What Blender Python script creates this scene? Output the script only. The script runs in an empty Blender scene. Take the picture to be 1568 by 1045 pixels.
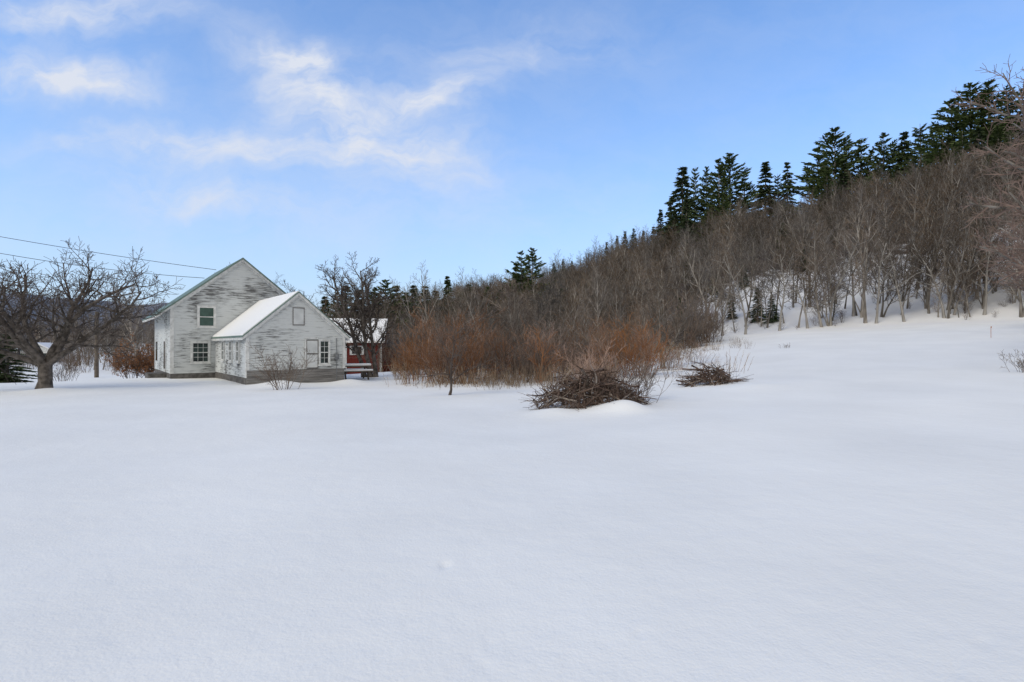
import bpy, math, random
import numpy as np
from mathutils import Vector, Matrix, noise as mnoise
R = math.radians
scene = bpy.context.scene
COL = scene.collection

# ------------------------------------------------------------------ materials
def nt_new(name):
    m = bpy.data.materials.new(name); m.use_nodes = True
    nt = m.node_tree
    return m, nt, nt.nodes['Principled BSDF']

def mat(name, c1, c2=None, rough=0.85, scale=3.0, bump=0.0, bscale=20.0, stretch=(1,1,1), rnd=0.0, spec=0.2, lo=0.35, hi=0.65, hue=0.0, det=2):
    m, nt, b = nt_new(name)
    b.inputs['Roughness'].default_value = rough
    b.inputs['Specular IOR Level'].default_value = spec
    if c2 is None: c2 = tuple(x*0.8 for x in c1)
    tc = nt.nodes.new('ShaderNodeTexCoord')
    mp = nt.nodes.new('ShaderNodeMapping'); mp.inputs['Scale'].default_value = stretch
    nt.links.new(tc.outputs['Object'], mp.inputs[0])
    n = nt.nodes.new('ShaderNodeTexNoise'); n.inputs['Scale'].default_value = scale; n.inputs['Detail'].default_value = det
    nt.links.new(mp.outputs[0], n.inputs['Vector'])
    r = nt.nodes.new('ShaderNodeValToRGB')
    r.color_ramp.elements[0].position = lo; r.color_ramp.elements[0].color = (*c1, 1)
    r.color_ramp.elements[1].position = hi; r.color_ramp.elements[1].color = (*c2, 1)
    nt.links.new(n.outputs['Fac'], r.inputs[0])
    out = r.outputs[0]
    if rnd > 0:
        oi = nt.nodes.new('ShaderNodeObjectInfo')
        hs = nt.nodes.new('ShaderNodeHueSaturation')
        mr = nt.nodes.new('ShaderNodeMapRange'); mr.inputs['To Min'].default_value = 1-rnd; mr.inputs['To Max'].default_value = 1+rnd
        nt.links.new(oi.outputs['Random'], mr.inputs[0]); nt.links.new(mr.outputs[0], hs.inputs['Value'])
        if hue>0:
            fr=nt.nodes.new('ShaderNodeMath'); fr.operation='MULTIPLY'; fr.inputs[1].default_value=7.31; nt.links.new(oi.outputs['Random'],fr.inputs[0])
            f2=nt.nodes.new('ShaderNodeMath'); f2.operation='FRACT'; nt.links.new(fr.outputs[0],f2.inputs[0])
            m2=nt.nodes.new('ShaderNodeMapRange'); m2.inputs['To Min'].default_value=1-hue; m2.inputs['To Max'].default_value=1+hue
            nt.links.new(f2.outputs[0],m2.inputs[0]); nt.links.new(m2.outputs[0],hs.inputs['Saturation'])
        nt.links.new(out, hs.inputs['Color']); out = hs.outputs[0]
    nt.links.new(out, b.inputs['Base Color'])
    if bump > 0:
        n2 = nt.nodes.new('ShaderNodeTexNoise'); n2.inputs['Scale'].default_value = bscale; n2.inputs['Detail'].default_value = 3
        nt.links.new(mp.outputs[0], n2.inputs['Vector'])
        bp = nt.nodes.new('ShaderNodeBump'); bp.inputs['Strength'].default_value = bump; bp.inputs['Distance'].default_value = 0.05
        nt.links.new(n2.outputs['Fac'], bp.inputs['Height']); nt.links.new(bp.outputs[0], b.inputs['Normal'])
    return m

M_bark = mat('bark_grey', (0.12,0.105,0.088), (0.29,0.265,0.235), scale=2.0, stretch=(1,1,0.3), rnd=0.4)
M_twig = mat('twig_brown', (0.09,0.072,0.058), (0.16,0.13,0.105), scale=1.0, rnd=0.45, hue=.6, det=0)
M_applebark = mat('bark_apple', (0.055,0.047,0.04), (0.16,0.14,0.125), scale=5, bump=0.8, bscale=14)
M_appletwig = mat('twig_apple', (0.065,0.052,0.045), (0.12,0.097,0.083), scale=2, det=0)
M_redtwig = mat('twig_orange', (0.17,0.098,0.066), (0.27,0.16,0.105), scale=1.5, rnd=0.45, hue=.5, det=0)
M_reed = mat('dry_stalk', (0.18,0.125,0.085), (0.30,0.23,0.16), scale=3, rnd=0.3, det=0)
M_greybrush = mat('brush_greybrown', (0.10,0.075,0.06), (0.19,0.15,0.12), scale=1.5, rnd=0.4, hue=.5, det=0)
M_stick = mat('dead_sticks', (0.055,0.037,0.03), (0.16,0.11,0.085), scale=6)
M_stick2 = mat('dead_sticks_pale', (0.20,0.165,0.14), (0.33,0.28,0.24), scale=6)
M_leaf = mat('beech_leaves', (0.20,0.09,0.04), (0.33,0.16,0.075), scale=6)
M_redtw2 = mat('twig_reddish',(0.14,0.10,0.085),(0.22,0.16,0.135), det=0)
def needle_mat(name, a, b_):
    m, nt, b = nt_new(name)
    b.inputs['Roughness'].default_value = 0.7; b.inputs['Specular IOR Level'].default_value = 0.2
    g = nt.nodes.new('ShaderNodeNewGeometry')
    r = nt.nodes.new('ShaderNodeValToRGB'); r.color_ramp.elements[0].color=(*a,1); r.color_ramp.elements[1].color=(*b_,1)
    nt.links.new(g.outputs['Random Per Island'], r.inputs[0]); nt.links.new(r.outputs[0], b.inputs['Base Color'])
    return m
M_pine = needle_mat('needles_pine', (0.04,0.07,0.022), (0.14,0.18,0.065))
M_spruce = needle_mat('needles_spruce', (0.032,0.053,0.026), (0.10,0.135,0.06))
M_trim = mat('trim_green', (0.12,0.18,0.155), (0.16,0.22,0.19), rough=0.6)
M_white = mat('paint_white', (0.70,0.71,0.70), (0.52,0.53,0.52), scale=5, rough=0.6)
M_panel = mat('panel_white', (0.60,0.62,0.62), (0.48,0.50,0.50), scale=2, rough=0.7)
M_grey = mat('weathered_boards', (0.13,0.125,0.12), (0.29,0.28,0.27), scale=3, bump=0.5, stretch=(0.3,0.3,6))
M_stone = mat('foundation_stone', (0.09,0.085,0.08), (0.17,0.16,0.15), scale=4, bump=0.8)
M_metal = mat('meter_metal', (0.20,0.21,0.22), rough=0.4)
M_wire = mat('wire_black', (0.03,0.03,0.035), rough=0.6)
M_pole = mat('pole_wood', (0.15,0.125,0.10), (0.09,0.075,0.06), scale=4)
M_red = mat('barn_red', (0.17,0.030,0.024), (0.11,0.022,0.018), scale=2.5, bump=0.3, stretch=(6,6,0.4))
M_orange = mat('stake_orange', (0.42,0.17,0.08))
M_dark = mat('dark_opening', (0.015,0.015,0.017), (0.03,0.03,0.03), rough=0.6)
def glass_mat(name, a, b_):
    m, nt, b = nt_new(name)
    b.inputs['Roughness'].default_value = 0.12; b.inputs['Specular IOR Level'].default_value = 0.5
    tc = nt.nodes.new('ShaderNodeTexCoord'); n = nt.nodes.new('ShaderNodeTexNoise'); n.inputs['Scale'].default_value=1.6
    r = nt.nodes.new('ShaderNodeValToRGB'); r.color_ramp.elements[0].color=(*a,1); r.color_ramp.elements[1].color=(*b_,1)
    r.color_ramp.elements[0].position=.4; r.color_ramp.elements[1].position=.6
    nt.links.new(tc.outputs['Object'], n.inputs['Vector']); nt.links.new(n.outputs['Fac'], r.inputs[0]); nt.links.new(r.outputs[0], b.inputs['Base Color'])
    return m
M_glass = glass_mat('window_glass', (0.012,0.016,0.016), (0.03,0.05,0.045))
M_glassg = glass_mat('window_glass_shade', (0.02,0.055,0.045), (0.035,0.085,0.07))

def siding_mat():
    m, nt, b = nt_new('peeling_clapboard')
    b.inputs['Roughness'].default_value = 0.8; b.inputs['Specular IOR Level'].default_value = 0.15
    L = nt.links.new
    tc = nt.nodes.new('ShaderNodeTexCoord')
    mp = nt.nodes.new('ShaderNodeMapping'); mp.inputs['Scale'].default_value = (0.8,0.8,8.0)
    L(tc.outputs['Object'], mp.inputs[0])
    n = nt.nodes.new('ShaderNodeTexNoise'); n.inputs['Scale'].default_value = 1.6; n.inputs['Detail'].default_value = 6; n.inputs['Roughness'].default_value=0.72
    L(mp.outputs[0], n.inputs['Vector'])
    n2 = nt.nodes.new('ShaderNodeTexNoise'); n2.inputs['Scale'].default_value = 0.5; n2.inputs['Detail'].default_value = 3
    L(tc.outputs['Object'], n2.inputs['Vector'])
    ad = nt.nodes.new('ShaderNodeMath'); ad.operation='MULTIPLY_ADD'; ad.inputs[1].default_value = 0.6
    L(n2.outputs['Fac'], ad.inputs[0]); L(n.outputs['Fac'], ad.inputs[2])
    r = nt.nodes.new('ShaderNodeValToRGB')
    e = r.color_ramp.elements
    e[0].position=0.78; e[0].color=(0.60,0.625,0.625,1)
    e[1].position=0.94; e[1].color=(0.14,0.14,0.14,1)
    x = e.new(0.86); x.color=(0.45,0.47,0.47,1)
    L(ad.outputs[0], r.inputs[0]); L(r.outputs[0], b.inputs['Base Color'])
    return m
M_siding = siding_mat()

def snow_mat(name, kind):
    m, nt, b = nt_new(name)
    L = nt.links.new
    b.inputs['Roughness'].default_value = 0.65; b.inputs['Specular IOR Level'].default_value = 0.15
    tc = nt.nodes.new('ShaderNodeTexCoord')
    def noise(sc, det, rough=0.5):
        n = nt.nodes.new('ShaderNodeTexNoise'); n.inputs['Scale'].default_value=sc; n.inputs['Detail'].default_value=det; n.inputs['Roughness'].default_value=rough
        L(tc.outputs['Object'], n.inputs['Vector']); return n
    if kind=='plain':
        b.inputs['Base Color'].default_value=(.84,.84,.83,1); return m
    if kind=='field':
        n1 = noise(0.35, 2)
        r = nt.nodes.new('ShaderNodeValToRGB'); r.color_ramp.elements[0].position=.3; r.color_ramp.elements[1].position=.7
        r.color_ramp.elements[0].color=(0.785,0.785,0.765,1); r.color_ramp.elements[1].color=(0.85,0.85,0.828,1)
        L(n1.outputs['Fac'], r.inputs[0]); L(r.outputs[0], b.inputs['Base Color'])
        n2 = noise(2.2, 3, 0.6); n3 = noise(38, 1)
        b1 = nt.nodes.new('ShaderNodeBump'); b1.inputs['Strength'].default_value=0.35; b1.inputs['Distance'].default_value=0.06; L(n2.outputs['Fac'], b1.inputs['Height'])
        b2 = nt.nodes.new('ShaderNodeBump'); b2.inputs['Strength'].default_value=0.4; b2.inputs['Distance'].default_value=0.01; L(n3.outputs['Fac'], b2.inputs['Height']); L(b1.outputs[0], b2.inputs['Normal'])
        L(b2.outputs[0], b.inputs['Normal'])
        return m
    if kind=='hill':
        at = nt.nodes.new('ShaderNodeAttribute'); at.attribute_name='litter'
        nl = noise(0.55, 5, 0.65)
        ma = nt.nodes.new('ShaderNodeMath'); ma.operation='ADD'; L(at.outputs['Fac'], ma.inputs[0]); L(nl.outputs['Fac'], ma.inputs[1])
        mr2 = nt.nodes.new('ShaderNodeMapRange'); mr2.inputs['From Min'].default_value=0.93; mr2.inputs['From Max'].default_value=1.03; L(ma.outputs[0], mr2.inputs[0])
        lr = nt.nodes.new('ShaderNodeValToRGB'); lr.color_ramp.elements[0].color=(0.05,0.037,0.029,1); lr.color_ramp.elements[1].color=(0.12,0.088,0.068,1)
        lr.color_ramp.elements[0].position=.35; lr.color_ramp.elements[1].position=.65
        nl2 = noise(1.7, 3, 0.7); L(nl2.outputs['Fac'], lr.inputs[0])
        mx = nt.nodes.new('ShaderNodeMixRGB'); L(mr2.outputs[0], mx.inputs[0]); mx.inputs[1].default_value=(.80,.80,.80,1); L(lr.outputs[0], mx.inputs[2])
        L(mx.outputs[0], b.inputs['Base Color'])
        return m
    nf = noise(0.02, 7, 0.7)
    fr = nt.nodes.new('ShaderNodeValToRGB'); fr.color_ramp.elements[0].color=(0.085,0.095,0.115,1); fr.color_ramp.elements[1].color=(0.16,0.165,0.185,1)  # forest tones with bluish aerial haze painted into the colour
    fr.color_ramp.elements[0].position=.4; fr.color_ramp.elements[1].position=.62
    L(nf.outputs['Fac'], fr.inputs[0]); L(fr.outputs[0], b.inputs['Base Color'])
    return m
M_snow = snow_mat('snow','plain')
M_field = snow_mat('snow_field','field'); M_hill=snow_mat('forest_floor','hill'); M_far=snow_mat('wooded_hill_haze_tint','far')

# ------------------------------------------------------------------ terrain
TAB = [(-3,300,-1,700,30),(-1.5,500,-1,900,62),(-0.9,600,-1,1000,84),(-0.6,700,-1,1100,76),(-0.45,600,-1,900,48),(-0.3,400,-1,600,28),(-0.2,230,-0.5,420,28),(-0.1,150,0,350,28),
       (0.0,118,0.3,300,25),(0.1,95,1.0,260,25),(0.2,78,2.0,215,27),(0.35,66,3.0,170,27),(0.5,60,3.6,148,26),(0.6,58,3.8,138,28),(0.75,55,4.2,127,30),(0.9,52,4.3,118,33),(1.2,48,4.5,108,38),(2.0,40,4.6,90,44),(4,24,4,60,44)]
TH = np.array([math.degrees(math.atan(t[0])) for t in TAB]); 
RF = np.array([t[1]*math.sqrt(1+t[0]**2) for t in TAB]); ZF=np.array([t[2] for t in TAB],float)
RR = np.array([t[3]*math.sqrt(1+t[0]**2) for t in TAB]); ZR=np.array([t[4] for t in TAB],float)
def sst(t): t=np.clip(t,0,1); return t*t*(3-2*t)
BUMPS = [(2.9,16.6,0.9,0.2),(3.4,16.4,0.6,0.16),(1.2,16.5,0.8,0.14),(-19.9,24.4,1.0,0.12),(-11.3,27.6,1.2,0.25),(-8.6,30.2,1.0,0.2),(-15.6,29.2,1.3,0.15),(9.0,20.8,1.0,0.1)]
def terr(x,y):
    x=np.asarray(x,float); y=np.asarray(y,float)
    r=np.hypot(x,y); th=np.degrees(np.arctan2(x,y))
    thc=np.clip(th,TH[0],TH[-1])
    rf=np.interp(thc,TH,RF); zf=np.interp(thc,TH,ZF); rr=np.interp(thc,TH,RR); zr=np.interp(thc,TH,ZR)
    back = sst((np.abs(th)-80)/50)
    zf=zf*(1-back); zr=zr*(1-back*0.8)
    rf = rf+ back*200; rr=rr+back*400
    t1=np.clip(r/rf,0,1)
    z=np.where(zf>0, zf*t1**1.9, zf*sst((r-38)/25))
    t=np.clip((r-rf)/(rr-rf),0,1)
    z=z+(zr-zf)*np.sin(np.pi/2*t)**1.12
    z=np.where(r>rr, z-np.minimum((r-rr)*0.04,15), z)
    w=sst((-th-4)/14)*(1-back)
    z=z-0.25*w*sst((r-36)/25)
    for bx,by,s,h in BUMPS:
        z=z+h*np.exp(-((x-bx)**2+(y-by)**2)/(2*(s*0.6)**2))
    return z
def tz(x,y): return float(terr(x,y))
def footY(b): return float(np.interp(math.degrees(math.atan(b)),TH,RF))/math.sqrt(1+b*b)
def ridgeY(b): return float(np.interp(math.degrees(math.atan(b)),TH,RR))/math.sqrt(1+b*b)

thetas = np.radians(np.concatenate([np.arange(-180,-56,4), np.arange(-56,74,0.25), np.arange(74,180,4)]))
rs = np.concatenate([np.geomspace(0.8,130,330), np.geomspace(132,4500,110)])
TT,RRg = np.meshgrid(thetas,rs,indexing='ij')
X = RRg*np.sin(TT); Y = RRg*np.cos(TT)
Z = terr(X,Y)
nT,nR = X.shape
Xf,Yf,Zf_ = X.ravel(),Y.ravel(),Z.ravel().copy()
Rf_=RRg.ravel()
und = 0.05*np.sin(Xf*0.31+1.3)*np.sin(Yf*0.23+0.4)+0.035*np.sin(Xf*0.7+Yf*0.33)+0.02*np.sin(Yf*1.1-Xf*0.5+2)
Zf_ += und*np.clip(Rf_/15,0.2,1)*np.clip(1-Rf_/90,0,1)
pr=random.Random(77)
PITS=[(-.60,5.1,.035,.03)]
for i in range(30):
    yy_=3.4+pr.random()**1.5*9; PITS.append((pr.uniform(-.85,.85)*yy_,yy_,pr.uniform(.02,.04),pr.uniform(.004,.010)))
for x_,y_,s_,d_ in PITS:
    m_=(np.abs(Xf-x_)<.4)&(np.abs(Yf-y_)<.4)
    q=((Xf[m_]-x_)**2+(Yf[m_]-y_)**2)/(2*s_**2)
    Zf_[m_]+= -d_*np.exp(-q)
rfm = np.interp(np.degrees(TT.ravel()),TH,RF)
rough = np.clip((Rf_-rfm)/15,0,1)
nz = np.zeros(len(Xf))
for i in np.where(rough>0)[0]:
    s = 14 if Rf_[i]<350 else 150
    a = 1.3 if Rf_[i]<350 else 14
    nz[i] = a*mnoise.fractal(Vector((Xf[i]/s,Yf[i]/s,0.3)),1.0,2.0,4)
Zf_ += nz*rough
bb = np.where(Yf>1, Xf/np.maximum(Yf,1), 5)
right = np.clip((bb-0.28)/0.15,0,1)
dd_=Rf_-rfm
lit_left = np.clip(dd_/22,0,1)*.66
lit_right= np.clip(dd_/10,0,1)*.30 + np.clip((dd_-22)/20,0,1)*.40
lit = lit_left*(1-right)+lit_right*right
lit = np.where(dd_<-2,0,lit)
verts = [(0,0,float(terr(0.01,0.01)))]+list(zip(Xf.tolist(),Yf.tolist(),Zf_.tolist()))
faces=[];mi=[]
for i in range(nT):
    j=(i+1)%nT
    a0=1+i*nR; b0=1+j*nR
    faces.append((0,b0,a0)); mi.append(0)
    faces += [(a0+k,b0+k,b0+k+1,a0+k+1) for k in range(nR-1)]
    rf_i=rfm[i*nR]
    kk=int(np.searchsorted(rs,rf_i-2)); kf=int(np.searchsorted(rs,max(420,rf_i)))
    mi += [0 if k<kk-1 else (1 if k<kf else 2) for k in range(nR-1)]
me=bpy.data.meshes.new('snow_field'); me.from_pydata(verts,[],faces)
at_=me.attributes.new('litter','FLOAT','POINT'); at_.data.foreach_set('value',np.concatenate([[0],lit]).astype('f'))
me.polygons.foreach_set('use_smooth',[True]*len(me.polygons))
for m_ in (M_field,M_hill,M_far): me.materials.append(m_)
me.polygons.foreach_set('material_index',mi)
g=bpy.data.objects.new('snow_ground_terrain',me); COL.objects.link(g)

# ------------------------------------------------------------------ mesh builder
class MB:
    def __init__(s): s.v=[]; s.f=[]; s.m=[]
    def tube(s,pts,rad,n=3,m=0):
        base=len(s.v); k=len(pts)
        cs=[(math.cos(2*math.pi*i/n),math.sin(2*math.pi*i/n)) for i in range(n)]
        for i in range(k):
            d = pts[min(i+1,k-1)]-pts[max(i-1,0)]
            if d.length<1e-6: d=Vector((0,0,1))
            if i==0: ref = Vector((0,0,1)) if abs(d.z)<0.8*d.length else Vector((1,0,0))
            u=d.cross(ref)
            if u.length<1e-5: u=d.cross(Vector((0,1,0.1)))
            u.normalize(); w=d.cross(u).normalized()
            r=rad[i]; p=pts[i]
            for c,sn in cs: s.v.append((p.x+r*(u.x*c+w.x*sn),p.y+r*(u.y*c+w.y*sn),p.z+r*(u.z*c+w.z*sn)))
        for i in range(k-1):
            for j in range(n):
                a=base+i*n+j; b=base+i*n+(j+1)%n
                s.f.append((a,b,b+n,a+n)); s.m.append(m)
        s.f.append(tuple(base+(k-1)*n+j for j in range(n))); s.m.append(m)
    def box(s,x0,x1,y0,y1,z0,z1,m=0):
        b=len(s.v)
        s.v += [(x0,y0,z0),(x1,y0,z0),(x1,y1,z0),(x0,y1,z0),(x0,y0,z1),(x1,y0,z1),(x1,y1,z1),(x0,y1,z1)]
        for f in ((0,3,2,1),(4,5,6,7),(0,1,5,4),(1,2,6,5),(2,3,7,6),(3,0,4,7)):
            s.f.append(tuple(b+i for i in f)); s.m.append(m)
    def poly(s,vs,m=0):
        b=len(s.v); s.v += [tuple(v) for v in vs]; s.f.append(tuple(range(b,b+len(vs)))); s.m.append(m)
    def prism(s,prof,y0,y1,m=0,axis='y'):
        b=len(s.v); n=len(prof)
        for y in (y0,y1):
            for (x,z) in prof: s.v.append((x,y,z) if axis=='y' else (y,x,z))
        s.f.append(tuple(range(b,b+n))); s.m.append(m)
        s.f.append(tuple(range(b+2*n-1,b+n-1,-1))); s.m.append(m)
        for i in range(n):
            j=(i+1)%n; s.f.append((b+i,b+n+i,b+n+j,b+j)); s.m.append(m)
    def mesh(s,name,mats,smooth=False):
        me=bpy.data.meshes.new(name); me.from_pydata(s.v,[],s.f)
        for m in mats: me.materials.append(m)
        me.polygons.foreach_set('material_index',s.m)
        if smooth: me.polygons.foreach_set('use_smooth',[True]*len(s.f))
        me.update(); return me
    def obj(s,name,mats,parent=None,smooth=False,link=True,loc=None,rz=0,sc=None):
        o=bpy.data.objects.new(name,s.mesh(name,mats,smooth))
        if link: COL.objects.link(o)
        if parent: o.parent=parent
        if loc: o.location=loc
        o.rotation_euler[2]=rz
        if sc: o.scale=(sc,sc,sc) if not isinstance(sc,tuple) else sc
        return o

def rv(rng): return Vector((rng.gauss(0,1),rng.gauss(0,1),rng.gauss(0,1)))
def grow(mb,rng,p,d,L,r,lv,P):
    n=P['seg'][lv]; pts=[p.copy()]; rad=[r]; d=d.normalized(); dirs=[d.copy()]
    tip=P.get('tip',0.35) if lv>0 else P.get('tip0',0.25)
    for i in range(n):
        d=(d+rv(rng)*P['wob'][lv]+Vector((0,0,P['up'][lv]))).normalized()
        p=p+d*(L/n); pts.append(p.copy()); dirs.append(d.copy())
        rad.append(max(r*(1-(1-tip)*(i+1)/n),P['rmin']))
    if lv==0 and P.get('flare'): rad[0]*=1.5
    mb.tube(pts,rad,P['sides'][lv],0 if lv<P['tw'] else 1)
    if lv>=P['max']: return
    k=P['kids'][lv]; st=P['st'][lv]; az=rng.uniform(0,6.28)
    for j in range(k):
        t=st+(1-st)*(j+rng.uniform(0.1,0.9))/k
        f=t*n; i=min(int(f),n-1); q=pts[i].lerp(pts[i+1],f-i); dd=dirs[i+1]
        rl=rad[i]+(rad[i+1]-rad[i])*(f-i)
        az+=2.4+rng.uniform(-0.5,0.5)
        a=R(P['ang'][lv]*rng.uniform(0.75,1.25))
        u=dd.cross(Vector((0.3,0.2,1))).normalized(); w=dd.cross(u)
        nd=dd*math.cos(a)+(u*math.cos(az)+w*math.sin(az))*math.sin(a)
        fall = 1-P['fall'][lv]*(t-st)/(1-st+1e-6)
        grow(mb,rng,q,nd,L*P['lr'][lv]*fall*rng.uniform(0.65,1.2),max(min(rl*0.75,r*P['rr'][lv]),P['rmin']),lv+1,P)

FOREST=dict(seg=[6,4,3,1],wob=[.05,.10,.14,.1],up=[.03,.10,.06,.04],sides=[5,3,3,3],kids=[14,7,6],st=[.30,.2,.15],ang=[42,42,45],lr=[.38,.42,.45],rr=[.42,.5,.5],fall=[.55,.4,.3],max=3,tw=2,rmin=.011,flare=1)
def src_collection(name,objs):
    c=bpy.data.collections.new(name)
    for o in objs: c.objects.link(o)
    return c
fo=[]
for i in range(8):
    P=dict(FOREST)
    if i%3==1: P.update(st=[.42,.2,.15],kids=[12,7,6],ang=[32,40,45],lr=[.34,.42,.45])
    if i%3==2: P.update(st=[.15,.2,.15],kids=[17,8,6],ang=[48,42,45],lr=[.38,.42,.45],wob=[.09,.13,.15,.1])
    mb=MB(); rg=random.Random(100+i)
    grow(mb,rg,Vector((0,0,-.3)),Vector((rg.uniform(-.16,.16),rg.uniform(-.16,.16),1)),10.5+i*.5,.09+.012*i,0,P)
    if i in (2,5,7): grow(mb,rg,Vector((.2,0,-.3)),Vector((rg.uniform(-.3,.3),rg.uniform(-.3,.3),1)),8.5,.09,0,P)
    fo.append(mb.obj('bare_tree_%d'%i,[M_bark,M_twig],link=False))
C_forest=src_collection('bare_tree_kinds',fo)

def mk_bush(seed,h,stems,spread,r=0.012,kids=(5,3),ang=30,mx=2,wob=.1,up=.06,rmin=.005,lr=.5):
    rng=random.Random(seed); mb=MB()
    P=dict(seg=[5,3,2],wob=[wob,.13,.15],up=[up,.06,.04],sides=[3,3,3],kids=list(kids)+[0],st=[.25,.2,.2],ang=[ang,35,35],lr=[lr,.5,.5],rr=[.6,.6,.6],fall=[.4,.3,.3],max=mx,tw=0,rmin=rmin,tip0=.4)
    for i in range(stems):
        a=rng.uniform(0,6.28); q=abs(rng.gauss(0,1))*spread
        lean=rng.uniform(0.05,0.6)
        p=Vector((math.cos(a)*q*0.4,math.sin(a)*q*0.4,-0.1))
        grow(mb,rng,p,Vector((math.cos(a)*lean,math.sin(a)*lean,1)),h*rng.uniform(.5,1.05),r,0,P)
    for k in range(len(mb.m)): mb.m[k]=0
    return mb
C_orange=src_collection('orange_shrub_kinds',[mk_bush(200+i,2.8,[8,11,6,12][i],[.7,1.0,.6,1.1][i],ang=42,wob=.16,r=.018,rmin=.006).obj('shrub_o_%d'%i,[M_redtwig],link=False) for i in range(4)])
C_grey=src_collection('grey_shrub_kinds',[mk_bush(210+i,3.3,12,0.9,r=.020,ang=42,wob=.14,rmin=.007).obj('shrub_g_%d'%i,[M_greybrush],link=False) for i in range(4)])
C_reed=src_collection('dry_stalk_kinds',[mk_bush(220+i,1.3,13,1.5,kids=(2,0),mx=1,r=.010,ang=22,lr=.25,wob=.07,up=.08).obj('reed_%d'%i,[M_reed],link=False) for i in range(3)])

def scatter(name,pts,coll):
    me=bpy.data.meshes.new(name); me.from_pydata([p[:3] for p in pts],[],[])
    a=me.attributes.new('rot','FLOAT_VECTOR','POINT'); a.data.foreach_set('vector',[c for p in pts for c in (0,0,p[3])])
    a=me.attributes.new('scl','FLOAT','POINT'); a.data.foreach_set('value',[p[4] for p in pts])
    a=me.attributes.new('idx','INT','POINT'); a.data.foreach_set('value',[int(p[5]) for p in pts])
    o=bpy.data.objects.new(name,me); COL.objects.link(o)
    ng=bpy.data.node_groups.new(name+'_nodes','GeometryNodeTree')
    ng.interface.new_socket('Geometry',in_out='INPUT',socket_type='NodeSocketGeometry')
    ng.interface.new_socket('Geometry',in_out='OUTPUT',socket_type='NodeSocketGeometry')
    N=ng.nodes; L=ng.links.new
    gi=N.new('NodeGroupInput'); go=N.new('NodeGroupOutput')
    ci=N.new('GeometryNodeCollectionInfo'); ci.inputs['Collection'].default_value=coll
    ci.inputs['Separate Children'].default_value=True; ci.inputs['Reset Children'].default_value=True
    ip=N.new('GeometryNodeInstanceOnPoints'); ip.inputs['Pick Instance'].default_value=True
    def na(nm,ty):
        x=N.new('GeometryNodeInputNamedAttribute'); x.data_type=ty; x.inputs['Name'].default_value=nm
        return [s for s in x.outputs if s.enabled and s.name=='Attribute'][0]
    L(gi.outputs[0],ip.inputs['Points']); L(ci.outputs[0],ip.inputs['Instance'])
    L(na('idx','INT'),ip.inputs['Instance Index']); L(na('rot','FLOAT_VECTOR'),ip.inputs['Rotation']); L(na('scl','FLOAT'),ip.inputs['Scale'])
    L(ip.outputs[0],go.inputs[0])
    md=o.modifiers.new('scatter','NODES'); md.node_group=ng
    return o

rng=random.Random(7)
NK=8
def hill_scatter(n,bmin,bmax,smin,smax,kinds=NK,ridge_extra=6):
    out=[]
    while len(out)<n:
        b=rng.uniform(bmin,bmax); fy=footY(b); ry=ridgeY(b)+ridge_extra
        y=rng.uniform(fy,ry)
        if rng.random()> y/ry: continue
        if b>.36 and y<fy+26 and rng.random()<.7: continue
        x=b*y
        hv=.5+.5*mnoise.noise(Vector((x*.035,y*.035,4.2)))*2
        s=smin+(smax-smin)*min(1,max(0,.5*rng.random()+.6*hv-.05))
        out.append((x,y,tz(x,y)-0.2,rng.uniform(0,6.28),s,rng.randrange(kinds)))
    return out
pts = hill_scatter(1150,-0.1,0.42,.38,1.0)+hill_scatter(1200,0.42,1.25,.38,.95)+hill_scatter(320,-0.35,-0.1,.45,1.05)
for i in range(100):
    b=rng.uniform(0.3,1.3); y=footY(b)+rng.uniform(0.5,12); x=b*y
    pts.append((x,y,tz(x,y)-.1,rng.uniform(0,6.28),rng.uniform(.35,.95),rng.randrange(NK)))
scatter('hillside_forest',pts,C_forest)
pts=[]
for i in range(430):
    b=rng.uniform(-0.47,0.22); y=rng.uniform(58,140)
    if y>footY(b)+10: y=rng.uniform(58,footY(b)+5)
    x=b*y; pts.append((x,y,tz(x,y)-.2,rng.uniform(0,6.28),rng.uniform(.34,.56)+.003*y,rng.randrange(NK)))
for i in range(420):
    b=rng.uniform(-1.15,-0.35); y=rng.uniform(105,300); x=b*y
    pts.append((x,y,tz(x,y)-.2,rng.uniform(0,6.28),rng.uniform(.5,1.0),rng.randrange(NK)))
for i in range(75):
    b=rng.uniform(-1.1,-0.58); y=rng.uniform(72,108); x=b*y
    if abs(b+.865)<.06: continue
    pts.append((x,y,tz(x,y)-.2,rng.uniform(0,6.28),rng.uniform(.3,.65),rng.randrange(NK)))
scatter('lowland_tree_line',pts,C_forest)

def clusters(n,cl,smin,smax,kinds,ymin,ymax):
    out=[]
    while len(out)<n:
        cb,cy,sx,sy,hs=rng.choice(cl)
        x=cb*cy+rng.gauss(0,sx); y=cy+rng.gauss(0,sy)
        if not(ymin<y<ymax) or x/y<-.205: continue
        out.append((x,y,tz(x,y),rng.uniform(0,6.28),rng.uniform(smin,smax)*hs,rng.randrange(kinds)))
    return out
scatter('orange_brush_thicket',clusters(88,[(-.12,32,1.2,1.5,1.25),(-.07,30,1.0,1.5,1.2),(-.01,33,1.0,1.5,1.0),(.06,31,.9,1.5,.95),(.12,34,1.2,1.5,1.15),(.19,31,1.1,1.5,.95),(.245,35,1.1,2,.85),(-.165,38,1.0,2,1.0),(.03,42,4,2.0,1.15),(.2,40,2.5,2,1.1)],.45,1.15,4,26.5,50),C_orange)
pts=clusters(80,[(-.08,36,2.5,3,1.0),(.03,34,1.0,3,1.1),(.0,38,2,2,1.1),(.155,35,.8,2,1.0),(.10,40,2,2,1.1),(-.17,38,1.2,1.5,.7),(.22,36,1.2,2,.8)],.5,1.05,4,28,50)
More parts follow.
